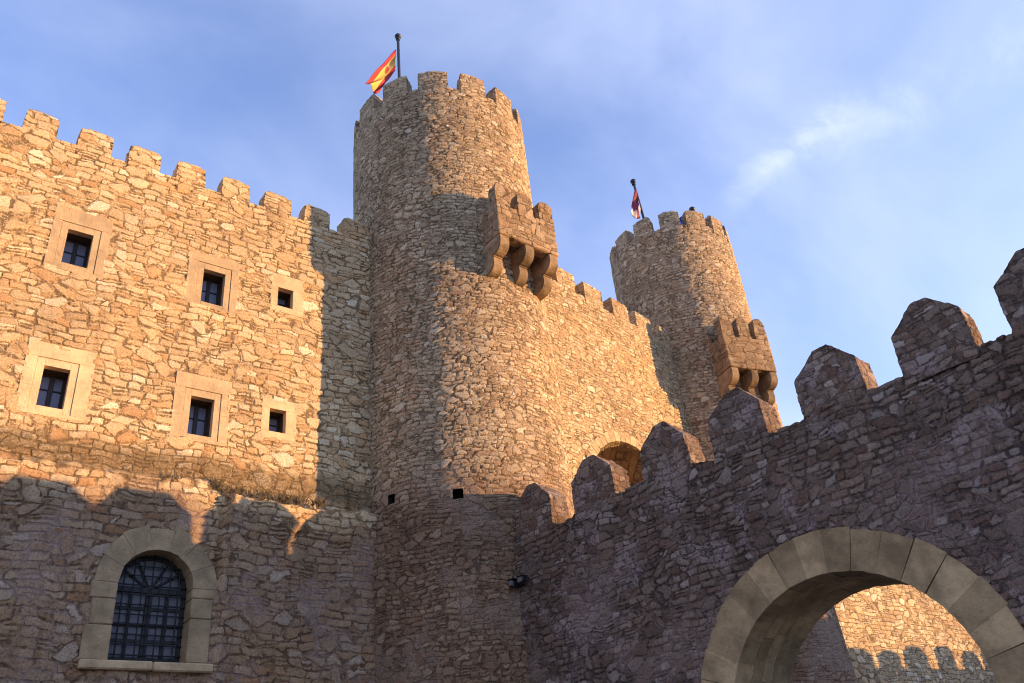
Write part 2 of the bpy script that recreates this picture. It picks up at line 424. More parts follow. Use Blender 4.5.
def tube(p0, p1, r0, r1=None, n=8):
    r1 = r0 if r1 is None else r1
    p0 = np.array(p0, float); p1 = np.array(p1, float); d = p1-p0; d /= np.linalg.norm(d)
    a = np.cross(d, [0.3, 0.9, 0.1]); a /= np.linalg.norm(a); b = np.cross(d, a)
    V = []
    for p, r in ((p0, r0), (p1, r1)):
        for i in range(n):
            t = 2*math.pi*i/n; V.append(p+r*(math.cos(t)*a+math.sin(t)*b))
    F = [[i, (i+1) % n, n+(i+1) % n, n+i] for i in range(n)]+[list(range(n))[::-1], list(range(n, 2*n))]
    return np.array(V), F
def ball(c, r, n=10, sq=1.0):
    V = [[c[0], c[1], c[2]-r*sq]]; F = []
    for j in range(1, n):
        ph = math.pi*j/n-math.pi/2
        for i in range(n): V.append([c[0]+r*math.cos(ph)*math.cos(2*math.pi*i/n), c[1]+r*math.cos(ph)*math.sin(2*math.pi*i/n), c[2]+r*sq*math.sin(ph)])
    V.append([c[0], c[1], c[2]+r*sq]); L = len(V)-1
    for i in range(n):
        F.append([0, 1+(i+1) % n, 1+i]); F.append([L, 1+(n-2)*n+i, 1+(n-2)*n+(i+1) % n])
        for j in range(n-2): F.append([1+j*n+i, 1+j*n+(i+1) % n, 1+(j+1)*n+(i+1) % n, 1+(j+1)*n+i])
    return np.array(V), F
def join(*parts):
    V = []; F = []; o = 0
    for v, f in parts:
        V.append(v); F += [[i+o for i in ff] for ff in (f.tolist() if hasattr(f, 'tolist') else f)]; o += len(v)
    return np.concatenate(V), F

class Frame:
    """wall frame: origin point on ground, direction along the wall, inward normal"""
    def __init__(s, P, d, n): s.P = np.array(P, float); s.d = np.array(d, float); s.n = np.array(n, float)
    def __call__(s, u, y, z):
        u, y, z = np.broadcast_arrays(np.asarray(u, float), y, z)
        return s.P[None]*0 + np.stack([s.P[0]+s.d[0]*u+s.n[0]*y, s.P[1]+s.d[1]*u+s.n[1]*y, z+0*u], -1).reshape(-1, 3)
    def mp(s, V): return s(V[:, 0], V[:, 1], V[:, 2])

def wall_sheet(name, fr, u0, u1, z0, z1, thick, step, mat, parent, hole=None, push=None, ulines=(), zlines=(), topz=None, flip=False):
    us = np.unique(np.round(np.concatenate([np.arange(u0, u1+step, step), ulines]), 4))
    zs = np.unique(np.round(np.concatenate([np.arange(z0, z1, step), zlines, [z1]]), 4))
    for arr_name, lines in (('u', ulines), ('z', zlines)):
        arr = us if arr_name == 'u' else zs
        for ln in lines:
            arr = arr[(np.abs(arr-ln) > step*0.45) | (np.abs(arr-ln) < 1e-6)]
        if arr_name == 'u': us = arr
        else: zs = arr
    ny = max(2, int(thick/max(step, 0.12)))
    path_y = np.concatenate([np.zeros(len(zs)), np.linspace(0, thick, ny+1)[1:], [thick]])
    path_z = np.concatenate([zs, np.full(ny, z1), [z0]])
    U, Y = np.meshgrid(us, path_y, indexing='ij'); Z = np.meshgrid(us, path_z, indexing='ij')[1]
    Y = Y.copy(); Z = Z.copy()
    if topz is not None:
        Z = Z + topz(U)*np.clip((Z-z1+0.6)/0.6, 0, 1)
    if push is not None: Y[:, :len(zs)] -= push(U[:, :len(zs)], Z[:, :len(zs)])
    keep = np.ones((len(us)-1, len(path_y)-1), bool)
    if hole is not None:
        uc = (us[1:]+us[:-1])/2; zc = (zs[1:]+zs[:-1])/2
        UC, ZC = np.meshgrid(uc, zc, indexing='ij')
        keep[:, :len(zs)-1] = ~hole(UC, ZC)
        keep[:, -1:] = True
    V = fr(U.ravel(), Y.ravel(), Z.ravel()); mc = np.stack([U.ravel(), Y.ravel(), Z.ravel()], -1)
    if hole is not None: keep[:, -1] = False     # back face left open behind an opening; closed by the rooms built there
    F = grid_faces(len(us), len(path_y), keep, flip)
    V, F, mc = compact(V, F, mc)
    return link(name, V, F, mat, parent, mc, smooth=True)

def merlon(parent, mapper, u0, wid, z0, hb, hc, thick, mat, step=0.055, peak=0.5, y0=0.0, kind='gable', flat=0.12, name='merlon'):
    nx, ny, nz = max(4, int(wid/step)), max(3, int(thick/step)), max(4, int((hb+hc)/step))
    sd = rng.integers(1000)
    lean = rng.normal()*0.015; er = rng.uniform(0.01, 0.035)
    def fn(a, b, c):
        ca = np.where(a < peak, a/peak, (1-a)/(1-peak)); ca = np.clip(ca/(1-flat), 0, 1)
        if kind == 'gable': cap = ca
        elif kind == 'hip': cap = np.minimum(ca*1.6, np.clip(np.minimum(b, 1-b)*2.4, 0, 1)); cap = np.clip(cap, 0, 1)
        else: cap = np.sqrt(np.clip(ca*1.3, 0, 1))
        zt = z0-0.25+(hb+0.25+hc*cap)*1.0
        z = (z0-0.25)+(zt-(z0-0.25))*c
        wn_ = 1-er*np.clip((c-0.5)*2, 0, 1)*1.5
        u = u0+wid*(0.5+(a-0.5)*wn_)+lean*c
        u = u+(fbm(z*3.1+a*3, b*2+z, sd)-0.47)*0.05*c
        y = y0+thick*b+(fbm(u*2.3, z*2.3, sd+5)-0.47)*0.04
        z = z+(fbm(u*3.3, y*3+7, sd+9)-0.47)*0.055*c
        return mapper(u, y, z)
    V, F, mc = lattice(nx, ny, nz, fn)
    o = link(name, V, F, CALM.get(mat, mat), parent, mc, smooth=True)
    o.data.set_sharp_from_angle(angle=R(50))
    return o
def plan_mapper(fr): return lambda u, y, z: (fr(u, y, z), np.stack([u, y, z], -1))
def arc_mapper(c, r, off=0.0):
    def f(u, y, z):
        th = u/r; rr = r-y
        return np.stack([c[0]+rr*np.sin(th), c[1]-rr*np.cos(th), z], -1), np.stack([u+off, y, z], -1)
    return f

# ================================================================== ground
gs = 3000.0
gm, gk, gb, go = new_mat('courtyard_cobbles')
gt = gk.n('ShaderNodeTexCoord'); gv = gk.n('ShaderNodeTexVoronoi', feature='DISTANCE_TO_EDGE'); gk.l(gt.outputs['Object'], gv.inputs['Vector']); gv.inputs['Scale'].default_value = 6
gk.l(gk.mix(gk.smooth(gv.outputs['Distance'], 0.0, 0.08), (0.09, 0.08, 0.06, 1), (0.24, 0.20, 0.16, 1)), gb.inputs['Base Color']); gb.inputs['Roughness'].default_value = 0.9
g = link('ground', [(-gs, -gs, 0), (gs, -gs, 0), (gs, gs, 0), (-gs, gs, 0)], [[0, 1, 2, 3]], gm)
tag(g, kind='structure')

# ================================================================== left facade
FL = Frame((0, 20, 0), (1, 0, 0), (0, 1, 0))
castle = thing('castle_wall', (2.5, 20, 0), 'tall golden rubble stone facade with six small square windows and a grilled arched window', 'castle wall')
WINS = [  # u0,u1,z0,z1, surround u0,u1,z0,z1
    (2.02, 2.62, 15.38, 16.43, 1.64, 3.02, 15.15, 17.1),
    (5.50, 6.10, 15.30, 16.38, 5.06, 6.48, 15.12, 16.88),
    (7.65, 8.11, 15.82, 16.46, 7.44, 8.45, 15.62, 16.92),
    (2.14, 2.70, 11.39, 12.43, 1.72, 3.2, 11.15, 13.02),
    (5.54, 6.13, 11.35, 12.41, 5.11, 6.53, 11.16, 13.03),
    (7.61, 8.07, 11.83, 12.50, 7.39, 8.37, 11.62, 12.8)]
AW = dict(u0=4.40, u1=6.0, z0=5.87, spr=7.50, apex=8.33)
AWc = (AW['u0']+AW['u1'])/2; AWr = (AW['u1']-AW['u0'])/2
def hole_L(U, Z):
    h = np.zeros(U.shape, bool)
    for a, b, c, d, e, f, g_, h_ in WINS: h |= (U > e-(-0.05)) & (U < f-0.05) & (Z > g_+0.05) & (Z < h_-0.05)
    rr = np.hypot(U-AWc, (Z-AW['spr']))
    h |= ((Z > AW['z0']-0.1) & (Z <= AW['spr']) & (np.abs(U-AWc) < AWr+0.2)) | ((Z > AW['spr']) & (rr < AWr+0.2))
    return h
def push_L(U, Z):
    edge1 = 10.10+0.5*(fbm(U*0.8, U*0+3, 5)-0.47)+0.12*(fbm(U*4, Z*0, 9)-0.47)
    p = 0.13*np.clip((edge1-Z)/0.10, 0, 1)*np.clip((7.0-U)/0.3, 0, 1)
    e2 = 9.95+0.45*(fbm(U*1.9, U*0, 21)-0.47)
    rough = np.clip((e2-Z)/0.14, 0, 1)*np.clip((U-6.5)/0.12, 0, 1)
    p = p+rough*(0.28+0.25*np.clip(fbm(U*2.6, Z*3.3, 31)-0.35, 0, 1))*np.clip((Z-8.3)/1.2, 0.45, 1)
    p = p+0.05*(fbm(U*0.5, Z*0.5, 77)-0.47)
    gl = 6.58-0.10*np.clip((9.0-Z), 0, 3)+0.10*(fbm(Z*1.3, Z*0, 61)-0.47)+0.25*np.clip(Z-9.5, 0, 1)
    p = p-0.16*np.exp(-((U-gl)/0.055)**2)*np.clip((10.0-Z)/0.2, 0, 1)*np.clip((Z-7.3)/0.8, 0, 1)
    for a, b, c, d, e, f, g_, h_ in WINS:      # flat bed for the dressed stone
        ins = (U > e-0.05) & (U < f+0.05) & (Z > g_-0.05) & (Z < h_+0.05); p = np.where(ins, 0, p)
    return p
ul = []; zl = []
for a, b, c, d, e, f, g_, h_ in WINS: ul += [e+0.05, f-0.05]; zl += [g_+0.05, h_-0.05]
body = wall_sheet('wall', FL, -7, 11.6, 0, 19.2, 1.3, 0.038, M_facade, castle, hole_L, push_L, ul, zl, topz=lambda U: 0.14*(fbm(U*1.3, U*0, 3)-0.47))
# back of the facade
V, F = boxes([((-7, 21.3, 0), (11.6, 21.45, 19.0))]); link('rear_face', V, F, M_inside, castle)
for u0, wd in ((-3.45, .85), (-2.14, .86), (-0.84, .83), (0.46, .82), (1.79, .87), (3.11, .86), (4.43, .84), (5.76, .85), (7.05, .88), (8.36, .86), (9.72, .95)):
    merlon(castle, plan_mapper(FL), u0, wd, 19.18, 0.68, 0.26, 0.5, M_facade, kind='hip', peak=0.5)

def dressed(parent, bs, mat=M_surround, bev=0.005, name='window_surround'):
    V, F = boxes(bs, bev); return link(name, V, F, mat, parent)
labels_w = ['upper left window', None, None, None, None, None]
for i, (a, b, c, d, su0, su1, sz0, sz1) in enumerate(WINS):
    yf = 20.0; dep = 0.52; small = (b-a) < 0.5
    # timber frame, mullion and transom
    y = 20+dep-0.05; fw = 0.05
    bs = [((a-0.02, y, c-0.02), (a+fw, y+0.07, d+0.02)), ((b-fw, y, c-0.02), (b+0.02, y+0.07, d+0.02)), ((a+fw, y, c-0.02), (b-fw, y+0.07, c+fw)), ((a+fw, y, d-fw), (b-fw, y+0.07, d+0.02))]
    mid = (a+b)/2
    if not small: bs.append(((mid-0.05, y-0.015, c+fw), (mid+0.05, y+0.06, d-fw)))
    V, F = boxes(bs, 0.006); win = link('window', V, F, M_wood, castle)
    win.name = 'window'
    # glazing bars + panes
    tz = c+(d-c)*0.62
    cells = [(a+fw, mid-0.05), (mid+0.05, b-fw)] if not small else [(a+fw, b-fw)]
    pb = []; bars = []
    for x0, x1 in cells:
        pb += [((x0, y+0.035, c+fw), (x1, y+0.045, tz-0.012)), ((x0, y+0.035, tz+0.012), (x1, y+0.045, d-fw))]
        bars += [((x0, y+0.01, tz-0.018), (x1, y+0.05, tz+0.018))]
    V, F = boxes(pb); link('pane', V, F, M_pane, win)
    V, F = boxes(bars, 0.004); link('glazing_bar', V, F, M_wood, win)
    # dressed stone: lintel, jambs, sill and an inner moulded frame
    th = 20.20
    g3 = 0.0015
    inn = 0.0 if small else 0.13
    bs = []
    if small:
        bs = [((su0, yf, d), (su1, th, sz1)), ((su0, yf, sz0), (su1, th, c)), ((su0, yf, c+g3), (a, th, d-g3)), ((b, yf, c+g3), (su1, th, d-g3))]
    else:
        bs = [((su0, yf, d+0.20), (su1, th, sz1)),
              ((su0, yf, sz0), (su1, th, c-0.13)),
              ((su0, yf, c-0.13+g3), (a-0.168, th, c+(d-c)*0.45)), ((su0, yf, c+(d-c)*0.45+g3), (a-0.17, th, d+0.20-g3)),
              ((b+0.17, yf, c-0.13+g3), (su1, th, c+(d-c)*0.6)), ((b+0.17, yf, c+(d-c)*0.6+g3), (su1, th, d+0.20-g3)),
              ((a-0.165, yf+0.018, c-0.125), (a, th, d+0.195)), ((b, yf+0.018, c-0.125), (b+0.165, th, d+0.195)),
              ((a+g3, yf+0.018, d), (b-g3, th, d+0.195)), ((a+g3, yf+0.018, c-0.125), (b-g3, th, c))]
    dressed(win, bs)
    yb = 20.64
    V, F = boxes([((a-0.2, yb, c-0.2), (b+0.2, yb+0.06, d+0.2))]); link('room_backing', V, F, M_inside, win)
    V, F = boxes([((a-0.14, 20.203, c-0.05), (a-0.012, yb-0.004, d+0.05)), ((b+0.012, 20.203, c-0.05), (b+0.14, yb-0.004, d+0.05)),
                  ((a-0.14, 20.203, d+0.012), (b+0.14, yb-0.006, d+0.2)), ((a-0.14, 20.203, c-0.2), (b+0.14, yb-0.006, c-0.012))])
    link('reveal_lining', V, F, M_lining, win)


# ---- arched window with iron grille
def arc_ring(c_u, c_z, r0, r1, t0, t1, y0, y1, n, fr, gap=0.006, bev=0.015, sub=3, jitter=0.0):
    """n wedge stones between angles t0..t1 (radians from +u axis)"""
    res = []
    for i in range(n):
        a0 = t0+(t1-t0)*i/n; a1 = t0+(t1-t0)*(i+1)/n
        ro = r1+random.uniform(-jitter, jitter)
        g0 = gap/r0/2
        angs0 = np.linspace(a0+g0, a1-g0, sub+1)
        poly = [(c_u+r0*math.cos(t), c_z+r0*math.sin(t)) for t in angs0]+[(c_u+ro*math.cos(t), c_z+ro*math.sin(t)) for t in angs0[::-1]]
        V, F = prism(poly, y0, y1, 0)
        bm = bmesh.new(); vs = [bm.verts.new(v) for v in V]; [bm.faces.new([vs[j] for j in f]) for f in F]
        ed = [e for e in bm.edges if e.calc_face_angle(0) > 0.5]
        bmesh.ops.bevel(bm, geom=ed, offset=bev, segments=1, affect='EDGES')
        bm.verts.index_update(); V = np.array([v.co[:] for v in bm.verts])+rng.normal(0, 0.006, (len(bm.verts), 3)); F = [[v.index for v in f.verts] for f in bm.faces]; bm.free()
        res.append((fr.mp(V), F))
    return res
y = 20.32
V1, F1 = boxes([((AW['u0']-0.02, y, AW['z0']), (AW['u0']+0.09, y+0.08, AW['spr'])), ((AW['u1']-0.09, y, AW['z0']), (AW['u1']+0.02, y+0.08, AW['spr'])),
                ((AWc-0.07, y-0.02, AW['z0']), (AWc+0.07, y+0.07, AW['spr'])), ((AW['u0'], y-0.01, AW['spr']-0.06), (AW['u1'], y+0.08, AW['spr']+0.06)),
                ((AW['u0']+0.09, y, AW['z0']), (AW['u1']-0.09, y+0.08, AW['z0']+0.18))], 0.006)
aw = link('arched_window', V1, F1, M_wood, castle)
# curved head of the frame and two slanting glazing bars
parts = []
ts = np.linspace(0, math.pi, 17)
for i in range(16):
    p = [(AWc+r*math.cos(t), AW['spr']+r*math.sin(t)) for r, t in ((AWr-0.1, ts[i]), (AWr-0.1, ts[i+1]), (AWr+0.03, ts[i+1]), (AWr+0.03, ts[i]))]
    parts.append(prism(p, y, y+0.08))
for t in (R(35), R(62), R(118), R(145)):
    parts.append(tube((AWc+0.12*math.cos(t), y+0.02, AW['spr']+0.12*math.sin(t)), (AWc+0.72*math.cos(t), y+0.02, AW['spr']+0.72*math.sin(t)), 0.028, n=6))
V, F = join(*parts); link('fanlight_frame', V, F, M_wood, aw)
bs = []
for x0, x1 in ((AW['u0']+0.09, AWc-0.07), (AWc+0.07, AW['u1']-0.09)):
    for k in (1,): xx = x0+(x1-x0)*k/2; bs.append(((xx-0.035, y+0.0, AW['z0']+0.18), (xx+0.035, y+0.045, AW['spr']-0.06)))
    for k in range(1, 4): zz = AW['z0']+0.18+(AW['spr']-AW['z0']-0.24)*k/4; bs.append(((x0, y+0.012, zz-0.035), (x1, y+0.043, zz+0.035)))
V, F = boxes(bs); link('glazing_bar', V, F, M_wood, aw)
V, F = prism([(AW['u0'], AW['z0']), (AW['u1'], AW['z0'])]+[(AWc+AWr*math.cos(t), AW['spr']+AWr*math.sin(t)) for t in ts], y+0.05, y+0.06)
link('pane', V, F, M_pane_dark, aw)
bars = []
yg = 20.24
for k in range(1, 8):
    u = AW['u0']+0.2*k; h = AW['spr']+math.sqrt(max(0, AWr**2-(u-AWc)**2))
    bars.append(tube((u, yg, AW['z0']), (u, yg, h+0.02), 0.016, n=6))
for k in range(1, 12):
    z = AW['z0']+0.215*k
    hw = AWr if z < AW['spr'] else math.sqrt(max(0, AWr**2-(z-AW['spr'])**2))
    bars.append(tube((AWc-hw-0.02, yg+0.024, z), (AWc+hw+0.02, yg+0.03, z), 0.016, n=6))
V, F = join(*bars); link('iron_grille', V, F, M_iron, aw)
ring = arc_ring(AWc, AW['spr'], AWr, AWr+0.57, 0, math.pi, -0.165, 0.62, 7, FL, bev=0.03, jitter=0.09)
jambs = []
for side in (-1, 1):
    zc = AW['z0']; hs = [0.72, 0.55, 0.36] if side < 0 else [0.95, 0.45, 0.23]
    for h in hs:
        wv = 0.57+random.uniform(-0.1, 0.06)
        x0, x1 = (AW['u0']-wv, AW['u0']) if side < 0 else (AW['u1'], AW['u1']+wv)
        jambs.append(boxes([((x0, 19.835, zc+0.004), (x1, 20.62, zc+h-0.004))], 0.02)); zc += h
V, F = join(*ring, *jambs); link('window_surround', V, F, M_arch_stone, aw)
V, F = boxes([((3.85, 19.74, 5.68), (5.3, 20.5, 5.865)), ((5.306, 19.75, 5.67), (6.6, 20.5, 5.86))], 0.03); link('sill', V, F, M_arch_stone, aw)
V, F = boxes([((AW['u0']-0.2, 20.66, AW['z0']-0.2), (AW['u1']+0.2, 20.75, AW['apex']+0.2))]); link('room_backing', V, F, M_inside, aw)

# ================================================================== towers
def tower(loc, r, zc, mh, mat, label, starts, mwid, step, holes=(), base_flare=0.0, seedoff=0.0):
    c = np.array(loc)
    t = thing('round_tower', (loc[0], loc[1], 0), label, 'tower', 'round towers of the castle')
    n = int(2*math.pi*r/step)
    ths = np.linspace(-math.pi, math.pi, n+1)
    zs = np.arange(0, zc, step); zs = np.append(zs, zc)
    rr = r+0.10*np.clip((zc-zs)/zc, 0, 1)+base_flare*np.clip((9-zs)/9, 0, 1)
    pr = np.concatenate([rr, np.linspace(r, r-0.55, 7)[1:], [r-0.55, 0.01]])
    pz = np.concatenate([zs, np.full(6, zc), [zc-1.3, zc-1.3]])
    T, PR = np.meshgrid(ths, pr, indexing='ij'); PZ = np.meshgrid(ths, pz, indexing='ij')[1]
    wob = 0.10*(fbm((T+4)*1.6, PZ*0.35, 91+int(seedoff))-0.47)
    PR = np.where(PR > 1, PR+wob, PR)
    PZ = PZ+0.12*(fbm((T+4)*4, T*0, 17+int(seedoff))-0.47)*np.clip((PZ-zc+0.5)/0.5, 0, 1)
    V = np.stack([c[0]+PR*np.sin(T), c[1]-PR*np.cos(T), PZ], -1).reshape(-1, 3)
    mc = np.stack([T*r+seedoff, r-PR, PZ], -1).reshape(-1, 3)
    keep = np.ones((len(ths)-1, len(pr)-1), bool)
    tcn = np.degrees((ths[1:]+ths[:-1])/2)
    for (ha, hz, hw, hh) in holes:
        zcn = (pz[1:]+pz[:-1])/2
        keep &= ~((np.abs(tcn-ha)[:, None]*math.pi/180*r < hw/2) & (np.abs(zcn-hz)[None] < hh/2) & (np.arange(len(zcn))[None] < len(zs)-1))
    F = grid_faces(len(ths), len(pr), keep)
    V, F, mc = compact(V, F, mc)
    wl = link('wall', V, F, mat, t, mc, smooth=True)
    for (ha, hz, hw, hh) in holes:     # beam socket: five sided recess
        a = R(ha); e = np.array([math.cos(a), math.sin(a), 0]); o_ = np.array([math.sin(a), -math.cos(a), 0])
        P = lambda s, q, z: c3+e*s+o_*q+np.array([0, 0, z])
        c3 = np.array([c[0], c[1], hz])
        w2, h2 = hw/2+0.03, hh/2+0.03; q0, q1 = r+0.02, r-0.4
        Vv = [P(s, q, z) for q in (q0, q1) for s, z in ((-w2, -h2), (w2, -h2), (w2, h2), (-w2, h2))]
        link('beam_socket', Vv, [[0, 1, 5, 4], [1, 2, 6, 5], [2, 3, 7, 6], [3, 0, 4, 7], [4, 5, 6, 7]], M_inside, t)
    for s in starts:
        wd = mwid*random.uniform(0.93, 1.07)
        merlon(t, arc_mapper(c, r, seedoff), R(s)*r-wd/2, wd, zc, mh*random.uniform(0.70, 0.78), mh*0.26, 0.5, mat, step=step*1.05, kind='hip', peak=random.uniform(0.40, 0.60), flat=0.2)
    return t

tw1 = tower((13.87, 20.35), 3.25, 25.02, 1.10, M_tower, 'nearer and taller round tower with the striped red and yellow flag on top', [-10+25.7*k for k in range(-4, 10)], 1.02, 0.045,
            holes=((-69.0, 10.07, 0.22, 0.26), (-36.2, 9.87, 0.26, 0.26)))
tw2 = tower((26.4, 20.5), 2.75, 24.35, 0.98, M_tower, 'farther round tower at the right end of the curtain wall, beside the dark flag', [-20+25.7*k for k in range(-4, 10)], 0.88, 0.07, base_flare=0.15, seedoff=40.0)

def machicolation(tw, c, oaz, dist, wid, zb, zcren, ztop, off=0.0, mat=None, depth=2.2, corb=3):
    """square box on corbels: front face 'dist' from the tower centre, outward azimuth oaz"""
    a = R(oaz); o_ = np.array([math.sin(a), math.cos(a)]); d = np.array([-o_[1], o_[0]])   # d: to the right when facing the wall
    P = np.array(c)+o_*dist+d*off
    fr = Frame((P[0], P[1], 0), (d[0], d[1]), (-o_[0], -o_[1]))
    th = 0.34; st = 0.05
    nx, nz = int(wid/st), int((zcren-zb)/st)
    def wallfn(u0, u1, y0, y1):
        def fn(A, B, C_):
            u = u0+(u1-u0)*A; yy = y0+(y1-y0)*B; z = zb+(zcren-zb)*C_
            z = z+0.05*(fbm(u*5+3, yy*5, 3)-0.47)*(C_ > 0.98)
            return fr(u, yy, z), np.stack([u, yy, z], -1)
        return fn
    V1, F1, m1 = lattice(nx, 6, nz, wallfn(-wid/2, wid/2, 0, th), True)
    V2, F2, m2 = lattice(6, int(depth/st), nz, wallfn(-wid/2, -wid/2+th, th, depth), True)
    V3, F3, m3 = lattice(6, int(depth/st), nz, wallfn(wid/2-th, wid/2, th, depth), True)
    V = np.concatenate([V1, V2, V3]); F = np.concatenate([F1, F2+len(V1), F3+len(V1)+len(V2)]); mc = np.concatenate([m1, m2, m3])
    box = link('machicolation', V, F, mat, tw, mc, smooth=True)
    mw = wid*0.26
    for k, u in enumerate((-wid/2, -mw*0.5, wid/2-mw)):
        merlon(box, plan_mapper(fr), u, mw, zcren, (ztop-zcren)*0.72, (ztop-zcren)*0.28, 0.34, mat, step=0.05, kind='round', flat=0.1)
    for sgn in (-1, 1):   # one merlon on each side wall, against the tower
        a0 = -wid/2 if sgn < 0 else wid/2-th
        merlon(box, plan_mapper(fr), a0, th, zcren, (ztop-zcren)*0.72, (ztop-zcren)*0.2, 0.4, mat, step=0.05, kind='round', y0=0.85, flat=0.1)
    # corbels of three rounded rolls, stepping back to the tower
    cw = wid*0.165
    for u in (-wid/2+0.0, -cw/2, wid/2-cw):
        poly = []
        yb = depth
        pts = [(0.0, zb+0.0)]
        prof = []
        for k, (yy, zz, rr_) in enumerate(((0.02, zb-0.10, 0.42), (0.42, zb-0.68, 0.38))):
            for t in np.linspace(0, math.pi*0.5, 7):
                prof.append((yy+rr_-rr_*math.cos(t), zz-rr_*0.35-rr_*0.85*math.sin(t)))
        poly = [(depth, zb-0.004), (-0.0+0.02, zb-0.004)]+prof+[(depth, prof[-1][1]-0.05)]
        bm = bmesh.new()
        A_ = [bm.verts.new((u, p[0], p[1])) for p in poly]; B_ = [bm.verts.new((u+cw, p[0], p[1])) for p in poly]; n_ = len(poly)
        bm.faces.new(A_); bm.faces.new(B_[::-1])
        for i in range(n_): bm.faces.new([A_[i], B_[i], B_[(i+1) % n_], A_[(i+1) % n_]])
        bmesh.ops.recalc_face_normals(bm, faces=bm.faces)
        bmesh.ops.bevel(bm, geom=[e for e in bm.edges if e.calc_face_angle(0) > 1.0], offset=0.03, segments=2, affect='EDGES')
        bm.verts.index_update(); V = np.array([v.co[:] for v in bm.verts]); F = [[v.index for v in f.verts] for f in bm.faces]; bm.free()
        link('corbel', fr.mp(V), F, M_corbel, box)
    return box
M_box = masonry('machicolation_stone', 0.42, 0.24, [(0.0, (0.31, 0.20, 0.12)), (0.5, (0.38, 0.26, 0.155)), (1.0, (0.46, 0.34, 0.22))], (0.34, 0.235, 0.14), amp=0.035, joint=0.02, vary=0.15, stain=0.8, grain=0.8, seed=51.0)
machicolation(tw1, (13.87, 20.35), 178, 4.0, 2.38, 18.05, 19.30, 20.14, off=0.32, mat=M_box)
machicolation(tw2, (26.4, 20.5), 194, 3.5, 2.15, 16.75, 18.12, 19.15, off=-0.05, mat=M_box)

# ================================================================== curtain wall between the towers
FC = Frame((17.17, 18.17, 0), (0.982, 0.19), (-0.19, 0.982))
curtain = thing('curtain_wall', (20.5, 18.8, 0), 'sunlit curtain wall with a deep high arch joining the two round towers', 'castle wall')
GA = dict(u=2.45, r=2.45, spr=10.7)
def hole_C(U, Z):
    return ((Z <= GA['spr']) & (np.abs(U-GA['u']) < GA['r']+0.15)) | ((Z > GA['spr']) & (np.hypot(U-GA['u'], Z-GA['spr']) < GA['r']+0.15))
wall_sheet('wall', FC, -3.2, 8.6, 0, 18.6, 1.1, 0.062, M_curtain, curtain, hole_C, lambda U, Z: 0.06*(fbm(U*0.6, Z*0.6, 44)-0.47), topz=lambda U: 0.12*(fbm(U*1.7, U*0, 8)-0.47))
for u0, wd in ((-1.9, 1.0), (-0.25, 1.05), (1.3, 1.1), (3.0, 1.05), (4.5, 1.05), (6.15, 1.0)):
    merlon(curtain, plan_mapper(FC), u0, wd, 18.6, 0.70, 0.24, 0.45, M_curtain, step=0.06, kind='hip', flat=0.25)
# arch: stone soffit, ring stones and the recessed wall behind
ga = None
us = np.linspace(0, math.pi, 60); ys = np.arange(-0.0, 3.04, 0.1)
A, B = np.meshgrid(us, ys, indexing='ij'); rr = GA['r']+0*A
U = GA['u']+rr*np.cos(A); Z = GA['spr']+rr*np.sin(A)
V = FC(U.ravel(), B.ravel(), Z.ravel()); mc = np.stack([A.ravel()*GA['r'], B.ravel(), Z.ravel()*0+3], -1)
soff = link('archway', V, grid_faces(len(us), len(ys), None, True), M_curtain, curtain, mc, smooth=True)
for s in (-1, 1):
    zz = np.arange(0, GA['spr']+0.01, 0.25)
    A, B = np.meshgrid(zz, ys, indexing='ij')
    V = FC(GA['u']+s*GA['r']+0*A.ravel(), B.ravel(), A.ravel()); mc = np.stack([A.ravel()*0, B.ravel(), A.ravel()], -1)
    link('jamb', V, grid_faces(len(zz), len(ys), None, s > 0), M_curtain, soff, mc, smooth=True)
for k, (Vv, Fv) in enumerate(arc_ring(GA['u'], GA['spr'], GA['r'], GA['r']+0.34, 0, math.pi, 0.0, 0.35, 27, FC, gap=0.02, bev=0.02, jitter=0.05)):
    link('arch_stone', Vv, Fv, M_gate, soff)
rec = wall_sheet('recessed_wall', Frame(FC(0, 3.0, 0)[0], FC.d, FC.n), -0.5, 5.6, 0, 13.6, 0.3, 0.12, M_curtain, curtain)

# ================================================================== near barbican wall
th_ = R(7.76)
nd = np.array([math.sin(th_), -math.cos(th_)]); nn = np.array([math.cos(th_), math.sin(th_)])
FN = Frame((13.2, 17.2, 0), nd, nn)
barb = thing('barbican_wall', (14.3, 9.4, 0), 'dark shaded rubble wall in the foreground with gabled merlons and a round arched gateway', 'wall')
NA = dict(u=7.86, z=3.15, r=2.42, ro=3.19)
def hole_N(U, Z):
    return ((Z <= NA['z']) & (np.abs(U-NA['u']) < 2.8)) | ((Z > NA['z']) & (np.hypot(U-NA['u'], Z-NA['z']) < 3.10))
def push_N(U, Z): return 0.14*(fbm(U*0.45, Z*0.6, 64)-0.47)*np.clip((np.hypot(U-NA['u'], Z-NA['z'])-3.3)/0.8, 0, 1)
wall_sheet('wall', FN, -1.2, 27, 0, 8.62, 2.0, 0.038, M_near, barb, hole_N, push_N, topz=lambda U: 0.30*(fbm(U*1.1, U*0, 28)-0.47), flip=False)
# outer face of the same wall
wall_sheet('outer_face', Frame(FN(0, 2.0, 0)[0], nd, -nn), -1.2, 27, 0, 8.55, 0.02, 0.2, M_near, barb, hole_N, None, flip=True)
NM = [0.12, 2.19, 4.37, 6.29, 8.46, 10.55, 12.52]+[12.52+2.08*k for k in range(1, 7)]
for i, u0 in enumerate(NM):
    merlon(barb, plan_mapper(FN), u0, random.uniform(1.30, 1.42), 8.62, random.uniform(0.76, 0.84), 0.46, 0.66, M_near, step=0.04, kind='gable', peak=random.uniform(0.52, 0.6), flat=0.24)
